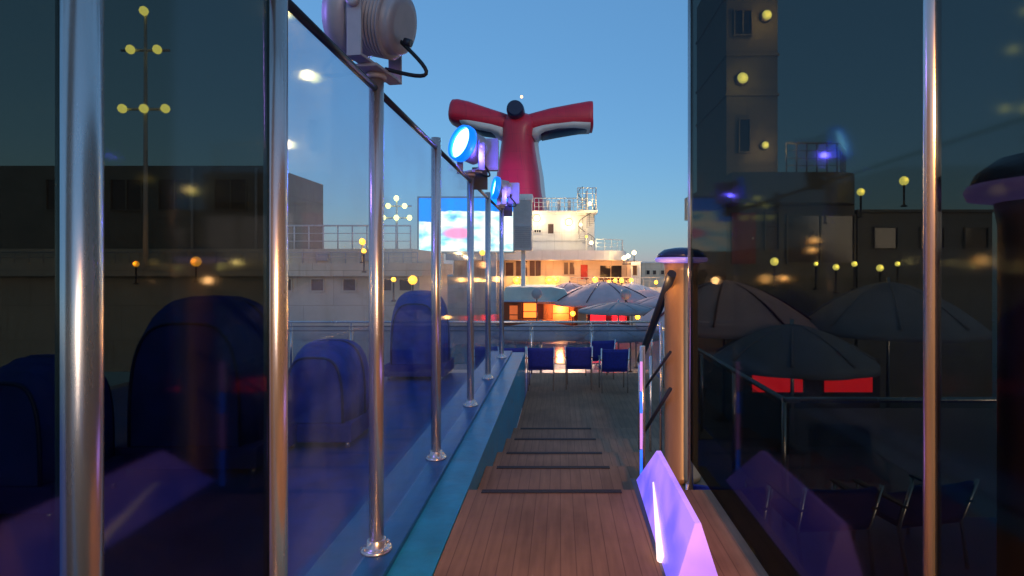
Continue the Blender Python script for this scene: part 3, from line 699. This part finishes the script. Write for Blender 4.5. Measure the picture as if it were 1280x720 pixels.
# ------------------------------------------------------------------ navy chairs
def chair_proto():
    t = empty('deck_chair', (0,0,0), '', 'chair', 'navy chairs lined up by the balustrade', local=True)
    def fin(m, n, mm): return m.build(n, mm, t)
    fin(MB().box(-0.25,0.25,-0.02,0.46,0.40,0.46,0.02), 'seat', NAVY)
    m = MB(); rr = []
    for k in range(7):
        u = k/6; z = 0.44+0.42*u; y = -0.03-0.10*u; w = 0.27-0.02*u*u
        rr.append([(-w,y,z),(-w*0.5,y-0.03,z),(0,y-0.04,z),(w*0.5,y-0.03,z),(w,y,z),(w,y+0.03,z),(w*0.5,y,z),(0,y-0.01,z),(-w*0.5,y,z),(-w,y+0.03,z)])
    fin(m.rings(rr), 'backrest', NAVY)
    for sx in (-1,1):
        fin(MB().tube([(sx*0.25,0.44,0.0),(sx*0.25,0.42,0.42),(sx*0.25,0.40,0.64)],0.014,8), 'leg', STEEL)
        fin(MB().tube([(sx*0.25,-0.08,0.0),(sx*0.26,-0.02,0.42),(sx*0.27,-0.14,0.88)],0.014,8), 'leg', STEEL)
        fin(MB().box(sx*0.26-0.025,sx*0.26+0.025,-0.1,0.42,0.64,0.665,0.008), 'armrest', DARK)
    return t
cp = chair_proto()
chairs = [(640,11.2,0.1,'navy chair leftmost in the row by the balustrade, beside the last windscreen post'),
          (676,11.2,0,'second navy chair from the left in the row by the balustrade'),
          (723.5,11.3,-0.05,'navy chair right of the middle of the row by the balustrade'),
          (768,11.0,0.04,'navy chair at the right end of the row by the balustrade, partly behind another'),
          (752,12.3,0.2,'navy chair set back between the two right-hand ones of the row'),
          (610,11.4,0.0,'navy chair seen through the last glass pane'),
          (905,4.55,-0.1,'nearest navy chair right of the walkway, behind the smoked glass'),
          (1040,4.5,0.08,'navy chair in the middle on the right behind smoked glass'),
          (1160,4.6,0.2,'navy chair rightmost behind the smoked glass by the near column')]
for i, (px, d, rz, lab) in enumerate(chairs):
    c = cp if i == 0 else copy_tree(cp)
    c.location = (P(px,0,d).x, d, LOW+0.009 if P(px,0,d).x < 2.2 and d > 8 else LOW+0.001); c.rotation_euler = (0,0,rz); c['label'] = lab
    if i > 5: c.location.y = d; 
    if d < 8: c.scale = (1.15,1.15,0.85)

# ------------------------------------------------------------------ bar, awnings, umbrellas on the pool deck
ba = empty('poolside_bar', (-1.5,38,POOL), 'brown wooden poolside bar with orange lit windows under a pale teal awning', 'bar')
x0 = P(628,0,38).x; x1 = P(722,0,38).x
MB().box(x0,x1,38,42,POOL+0.005,P(0,375,38).z).build('bar_wall', WOODB, ba)
def lit(px0,px1,py0,py1,lab,mm=ORL):
    a_ = P(px0,py1,37.96); b_ = P(px1,py0,37.96); o = MB().box(a_.x,b_.x,37.93,37.997,a_.z,b_.z).build('lit_window', mm, ba, lab)
    MB().box(a_.x-0.04,b_.x+0.04,37.90,37.95,a_.z+(b_.z-a_.z)*.40,a_.z+(b_.z-a_.z)*.45).build('window_bar', WOODB, o)
lit(654.5,671,379,397,'bright orange lit window'); lit(691,711,380,400,'tall dim orange lit window', emis('dim_orange_window', (0.75,0.16,0.04), 0.45))
lit(637,647,382,402,'narrow dim orange window', MATS['dim_orange_window'])
for px in (650,681,716): MB().box(P(px,0,37.8).x-0.09,P(px,0,37.8).x+0.09,37.7,37.93,POOL+0.005,P(0,374,38).z).build('pillar', WOODB, ba)
MB().box(x0+0.5,x1-0.3,36.9,37.5,POOL+0.005,POOL+1.0,0.02).build('counter', WOODB, ba)
p0, p1, p2 = P(626,374.5,36.0), P(706,374.5,36.0), P(700,361,40)
m = MB(); m.prism([(P(626,0,36).x,P(0,376,36).z),(P(714,0,36).x,P(0,376,36).z),(P(706,0,36).x,P(0,362,36).z),(P(690,0,36).x,P(0,359,36).z),(P(632,0,36).x,P(0,359,36).z)],36.0,41.6)
m.build('awning', TEAL, ba)
MB().tube([P(626,376.6,35.96),P(714,376.6,35.96)],0.05,8).build('awning_edge', mat('blue_white_trim', (0.5,0.58,0.75), 0.4), ba)
light('POINT','bar_light', P(700,388,37.2), (1,.45,.15), 60, 0.2)
globe(716,392,35.2,'yellow lamp at the right end of the poolside bar',0.17,22,POOL+0.001)

def umbrella(px, pytip, pyrim, d, rad, mm, lab, braces=False, floor=POOL):
    c = P(px,pytip,d); zr = P(0,pyrim,d).z
    t = empty('round_umbrella', (c.x,d,floor), lab, 'umbrella', 'round sun umbrellas over the pool deck')
    n = 8; N = 48; rings = []
    for u in (1.0,0.8,0.6,0.4,0.2,0.04):
        ring = []
        for k in range(N):
            a_ = 2*math.pi*k/N; sc_ = 1-0.05*(1-abs(math.cos(n*a_/2)))*u
            z = zr+(c.z-zr)*(1-u**1.7)-0.10*rad*0.3*(1-abs(math.cos(n*a_/2)))*u*(1-u)
            ring.append((c.x+rad*u*sc_*math.cos(a_), d+rad*u*sc_*math.sin(a_), z))
        rings.append(ring)
    under = [[(x,y,z-0.05) for x,y,z in r_] for r_ in rings]
    m = MB().rings([[(x,y,z-0.16) for x,y,z in rings[0]]]+rings, cap=True); m.build('canopy', mm, t)
    MB().tube([(c.x,d,floor+0.002),(c.x,d,c.z+0.12)],0.05,10).build('pole', BRACE if braces else STEEL, t)
    MB().lathe([(0.35,floor+0.001),(0.35,floor+0.08),(0.08,floor+0.12)], (c.x,d,0), 16).build('base', DARK, t)
    for k in range(n):
        a_ = 2*math.pi*(k+0.5)/n; e_ = Vector((c.x+rad*0.93*math.cos(a_), d+rad*0.93*math.sin(a_), zr-0.03+ (c.z-zr)*0.06))
        MB().tube([(c.x+(e_.x-c.x)*v,d+(e_.y-d)*v,zr+(c.z-zr)*(1-(v*0.93)**1.7)-0.02) for v in (0,.25,.5,.75,1)],0.03 if braces else 0.03,6).build('rib', BRACE if braces else mm, t)
umbrella(754,352,377,37,3.5,PINK,'pink peaked umbrella with dark red ribs in the middle of the pool deck',True)
umbrella(712,353,375,39.0,2.6,PINK,'smaller pink umbrella at the right end of the teal awning',True)
umbrella(806,362,378,38.5,2.4,PINK,'pink umbrella just left of the sloping handrail',False)
umbrella(773,377.5,387,30,2.15,GREYC,'flat grey umbrella above the red glow',False)
umbrella(676,404,414,21,1.9,GREYC,'dark grey umbrella low behind the balustrade on the left',False)
umbrella(760,406,414,22,2.3,GREYC,'dark grey umbrella low behind the balustrade on the right',False)
umbrella(905,350,404,16.5,2.6,PINK,'large pink umbrella below the starboard deckhouse door',True)
umbrella(1110,352,408,15.5,2.3,GREYC,'large grey umbrella at the right behind smoked glass',False)
umbrella(990,405,448,13.6,1.9,GREYC,'grey umbrella over the red lit counter on the right',False)
SAILW = mat('off_white_canvas', (0.78,0.66,0.62), 0.75, 0, 0.08, 1.0, 0.2)
umbrella(738,357,370,41,3.3,SAILW,'off white umbrella farthest back, between the pink ones and the terrace',False)
umbrella(790,354,368,41.5,2.2,SAILW,'off white umbrella below the kiosk lamps',False)
umbrella(836,368,380,32,2.2,PINK,'pink umbrella partly hidden behind the sloping handrail and column',False)
def paddle(px, py, d, lab):
    p = P(px,py,d)
    t = empty('deck_fan', (p.x,d,POOL), lab, 'fan', 'round deck fans among the umbrellas')
    MB().tube([(p.x,d,POOL+0.002),(p.x,d,p.z-0.3)],0.035,8).build('pole', DARK, t)
    MB().lathe([(0.30,-0.08),(0.33,0),(0.30,0.08),(0.05,0.12)], p, 20, (0,-1,0)).build('fan_head', GREYP, t)
paddle(782,368,33.5,'round dark fan on a pole among the pink umbrellas'); paddle(671,367,34,'round fan on a pole in front of the teal awning')

# red lit counters
def redbar(px0, px1, py0, py1, d, lab):
    a_ = P(px0,py1,d); b_ = P(px1,py0,d)
    t = empty('red_lit_counter', ((a_.x+b_.x)/2,d,POOL), lab, 'counter', 'red lit counters')
    MB().box(a_.x-0.2,b_.x+0.2,d,d+0.8,POOL+0.005,b_.z+0.06,0.02).build('cabinet', mat('dark_cabinet', (0.03,0.012,0.015), 0.4), t)
    w = (b_.x-a_.x); 
    for f0, f1 in ((0,0.42),(0.60,1.0)):
        MB().box(a_.x+w*f0,a_.x+w*f1,d-0.03,d-0.003,a_.z,b_.z,0.01).build('red_panel', REDL, t)
    light('POINT','red_glow', ((a_.x+b_.x)/2,d-0.7,b_.z+0.25), (1,.03,.04), 45, 0.2)
redbar(738,783,390,401,34.5,'red lit counter under the grey umbrella in the middle of the pool deck')
redbar(940,1090,452,490,13.9,'red lit counter behind the smoked glass on the right')
globe(797,396,33,'yellow table lamp right of the red glow',0.16,14,POOL+0.001); globe(788,419,24,'amber lamp low beside the balustrade corner',0.14,14,POOL+0.001)
globe(795,421,25,'second amber lamp low beside the balustrade corner',0.10,8,POOL+0.001)
# sun loungers on the pool deck
def lounger_proto():
    t = empty('sun_lounger', (0,0,0), '', 'sun lounger', 'pale loungers on the pool deck', local=True)
    MB().box(-0.32,0.32,-1.0,0.35,0.30,0.35,0.015).build('seat', LOUNGE, t)
    MB().box(-0.32,0.32,0,0.75,0,0.05,0.015).xf(Matrix.Translation((0,0.36,0.31))@Matrix.Rotation(R(42),4,'X')).build('backrest', LOUNGE, t)
    for sx in (-1,1):
        for yy in (-0.9,0.3): MB().tube([(sx*0.28,yy,0.0),(sx*0.28,yy,0.31)],0.02,6).build('leg', WHITE, t)
    return t
lp = lounger_proto()
for i in range(9):
    c = lp if i == 0 else copy_tree(lp)
    d = 33.0 if i < 6 else 23.5
    px = (636,652,668,716,732,748)[i] if i < 6 else (870,905,1180)[i-6]
    c.location = (P(px,0,d).x,d if i<6 else 22.5,POOL+0.003); c.rotation_euler = (0,0,R(180) if i<6 else R(150))
    c['label'] = ['pale lounger leftmost beyond the pool, behind the last post','pale lounger second from the left beyond the pool','pale lounger third from the left beyond the pool, below the orange window','pale lounger left of three below the red glow','pale lounger middle of three below the red glow','pale lounger right of three below the red glow',
      'pale lounger right of the capped column','pale lounger between the column and the red counter on the right','pale lounger at the far right by the near column'][i]

# ------------------------------------------------------------------ starboard deckhouse, nearer, at the right
SD = 18.5
sd = empty('starboard_deckhouse', (6,SD+2,POOL), 'unlit khaki deckhouse with tall tower and red door at the right', 'deckhouse')
a = P(908,220,SD); b = P(972,-60,SD)
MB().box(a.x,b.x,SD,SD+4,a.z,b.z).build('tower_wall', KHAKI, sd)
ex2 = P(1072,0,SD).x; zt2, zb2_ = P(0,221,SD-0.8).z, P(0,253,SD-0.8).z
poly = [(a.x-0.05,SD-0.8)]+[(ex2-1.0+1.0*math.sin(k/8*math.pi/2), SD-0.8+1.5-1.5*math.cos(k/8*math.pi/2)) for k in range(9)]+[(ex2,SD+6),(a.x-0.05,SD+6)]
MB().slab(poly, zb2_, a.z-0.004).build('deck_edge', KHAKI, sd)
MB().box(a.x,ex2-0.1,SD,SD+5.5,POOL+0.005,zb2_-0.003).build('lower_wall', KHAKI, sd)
window(sd, 956,972,266,312, SD, BROWNG, KHAKI, 0, fw=0.03)
door(sd, 914,944,266,330, SD, REDD, 'dark red door')
window(sd, 984,1066,270,328, SD, DARKG, KHAKI, 1, fw=0.05)
window(sd, 918,938,14,44, SD, DARKG, KHAKI, 1, fw=0.04); window(sd, 924,936,150,190, SD, DARKG, KHAKI, 0, fw=0.04)
railing(sd, [(b.x+0.05,SD-0.6,a.z-0.003),(ex2-0.9,SD-0.6,a.z-0.003),(ex2-0.2,SD+0.4,a.z-0.003)], 0.95, 9, 4, 0.022, GREYP)
for z in (-5,70,120): MB().box(a.x-0.04,b.x+0.04,SD-0.05,SD+4.04,P(0,z,SD).z,P(0,z,SD).z+0.08).build('tower_band', KHAKI, sd)
wall_lamp(sd, 956,22, SD, 0.16, GREENY, 14, (1,.7,.2)); wall_lamp(sd, 926,100, SD, 0.18, GREENY, 9, (1,.8,.3)); wall_lamp(sd, 954,183, SD, 0.12, GREENY, 12)
kb = empty('starboard_locker_block', (9,SD+2,POOL), 'low khaki locker block right of the starboard deckhouse', 'deck block')
a = P(1080,0,SD); b = P(1252,264,SD)
MB().box(a.x,b.x,SD+0.4,SD+4,POOL+0.005,b.z).build('block_wall', KHAKI, kb)
MB().box(a.x-0.04,b.x+0.04,SD+0.3,SD+4.1,b.z+0.003,b.z+0.09).build('coping', KHAKI, kb)
for px in (1092,1150,1205): window(kb, px,px+28,285,310, SD+0.4, DARKG, KHAKI, 0, fw=0.03)
for i, (px, py, r) in enumerate(((1076,240,.12),(1130,226,.14),(968,327,.13),(1020,330,.07),(1045,334,.1),(1068,330,.09),(1100,335,.11),(1122,330,.08))):
    globe(px, py, SD-1.2, ['yellow lamp at the corner of the starboard deck edge','yellow lamp above the locker block','yellow lamp right of the red starboard door','tiny yellow lamp below the wide starboard window','yellow lamp below the wide starboard window','small yellow lamp at the right end of the starboard window','yellow lamp left in front of the locker block','small yellow lamp in front of the locker block'][i],
          r, 4, None, GREENY, (1,.7,.2))

# ------------------------------------------------------------------ light
w = bpy.data.worlds.new('World'); scene.world = w; w.use_nodes = True
nt = w.node_tree; nd = nt.nodes; lk = nt.links
bg = nd['Background']; sky = nd.new('ShaderNodeTexSky'); sky.sky_type = 'NISHITA'; sky.sun_disc = False
SUN_EL, SUN_ROT = 3.0, 150.0
sky.sun_elevation = R(SUN_EL); sky.sun_rotation = R(SUN_ROT); sky.ozone_density = 3.0; sky.dust_density = 0.1; sky.air_density = 1.0
hz = nd.new('ShaderNodeMixRGB'); hz.inputs[0].default_value = 0.5; hz.inputs[2].default_value = (0.40,1.12,2.25,1)   # thin dawn haze evens the sky out
lk.new(sky.outputs[0], hz.inputs[1]); lk.new(hz.outputs[0], bg.inputs[0]); bg.inputs[1].default_value = 0.09
sl = bpy.data.lights.new('sun', 'SUN'); sl.energy = 0.12; sl.angle = R(12); sl.color = (1,0.85,0.75)
so = bpy.data.objects.new('sun', sl); COL.objects.link(so)
az = R(SUN_ROT); el = R(max(SUN_EL,6))
dv = Vector((math.sin(az)*math.cos(el), math.cos(az)*math.cos(el), math.sin(el)))
so.rotation_euler = dv.to_track_quat('Z','Y').to_euler()
for yy_ in (6.38,9.78): light('POINT','flare_fill', (WX+0.16,yy_-0.22,WT+0.22), (0.10,0.08,1.0), 2.4, 0.03)  # added unseen points colour the lamp housings blue, standing in for flare
# floodlight beams and the deck lamp behind the viewer that warms the posts
light('SPOT','blue_floodlight', (WX-0.35,6.38-0.35,WT+0.45), (0.08,0.2,1.0), 40, 0.12, (-0.66,-0.66,0.1), 120)
light('SPOT','blue_floodlight', (WX-0.45,9.6,WT+0.45), (0.08,0.2,1.0), 30, 0.12, (-0.95,-0.32,0.05), 120)
light('POINT','violet_floodlight', (-2.6,3.0,3.2), (0.30,0.18,1.0), 12, 0.2)
light('SPOT','deck_floodlight', (0.9,-0.9,2.3), (1.0,0.44,0.12), 215, 0.12, (-1.15,5.0,-1.9), 58)
light('SPOT','funnel_uplight', (-9,56,6), (0.35,0.05,1.0), 1700, 0.3, (3.5,14,5), 50)

# ------------------------------------------------------------------ camera
cd = bpy.data.cameras.new('camera'); co = bpy.data.objects.new('camera', cd); COL.objects.link(co)
co.location = (0,0,EYE); co.rotation_euler = (R(90),0,0)
cd.sensor_width = 36; cd.lens = F/1280*36; cd.shift_x = -60/1280; cd.shift_y = -25/1280
cd.clip_start = 0.05; cd.clip_end = 20000
scene.camera = co
scene.view_settings.view_transform = 'Standard'; scene.view_settings.look = 'None'
scene.view_settings.exposure = 1.9; scene.view_settings.gamma = 1
scene.render.resolution_x = 1024; scene.render.resolution_y = 576
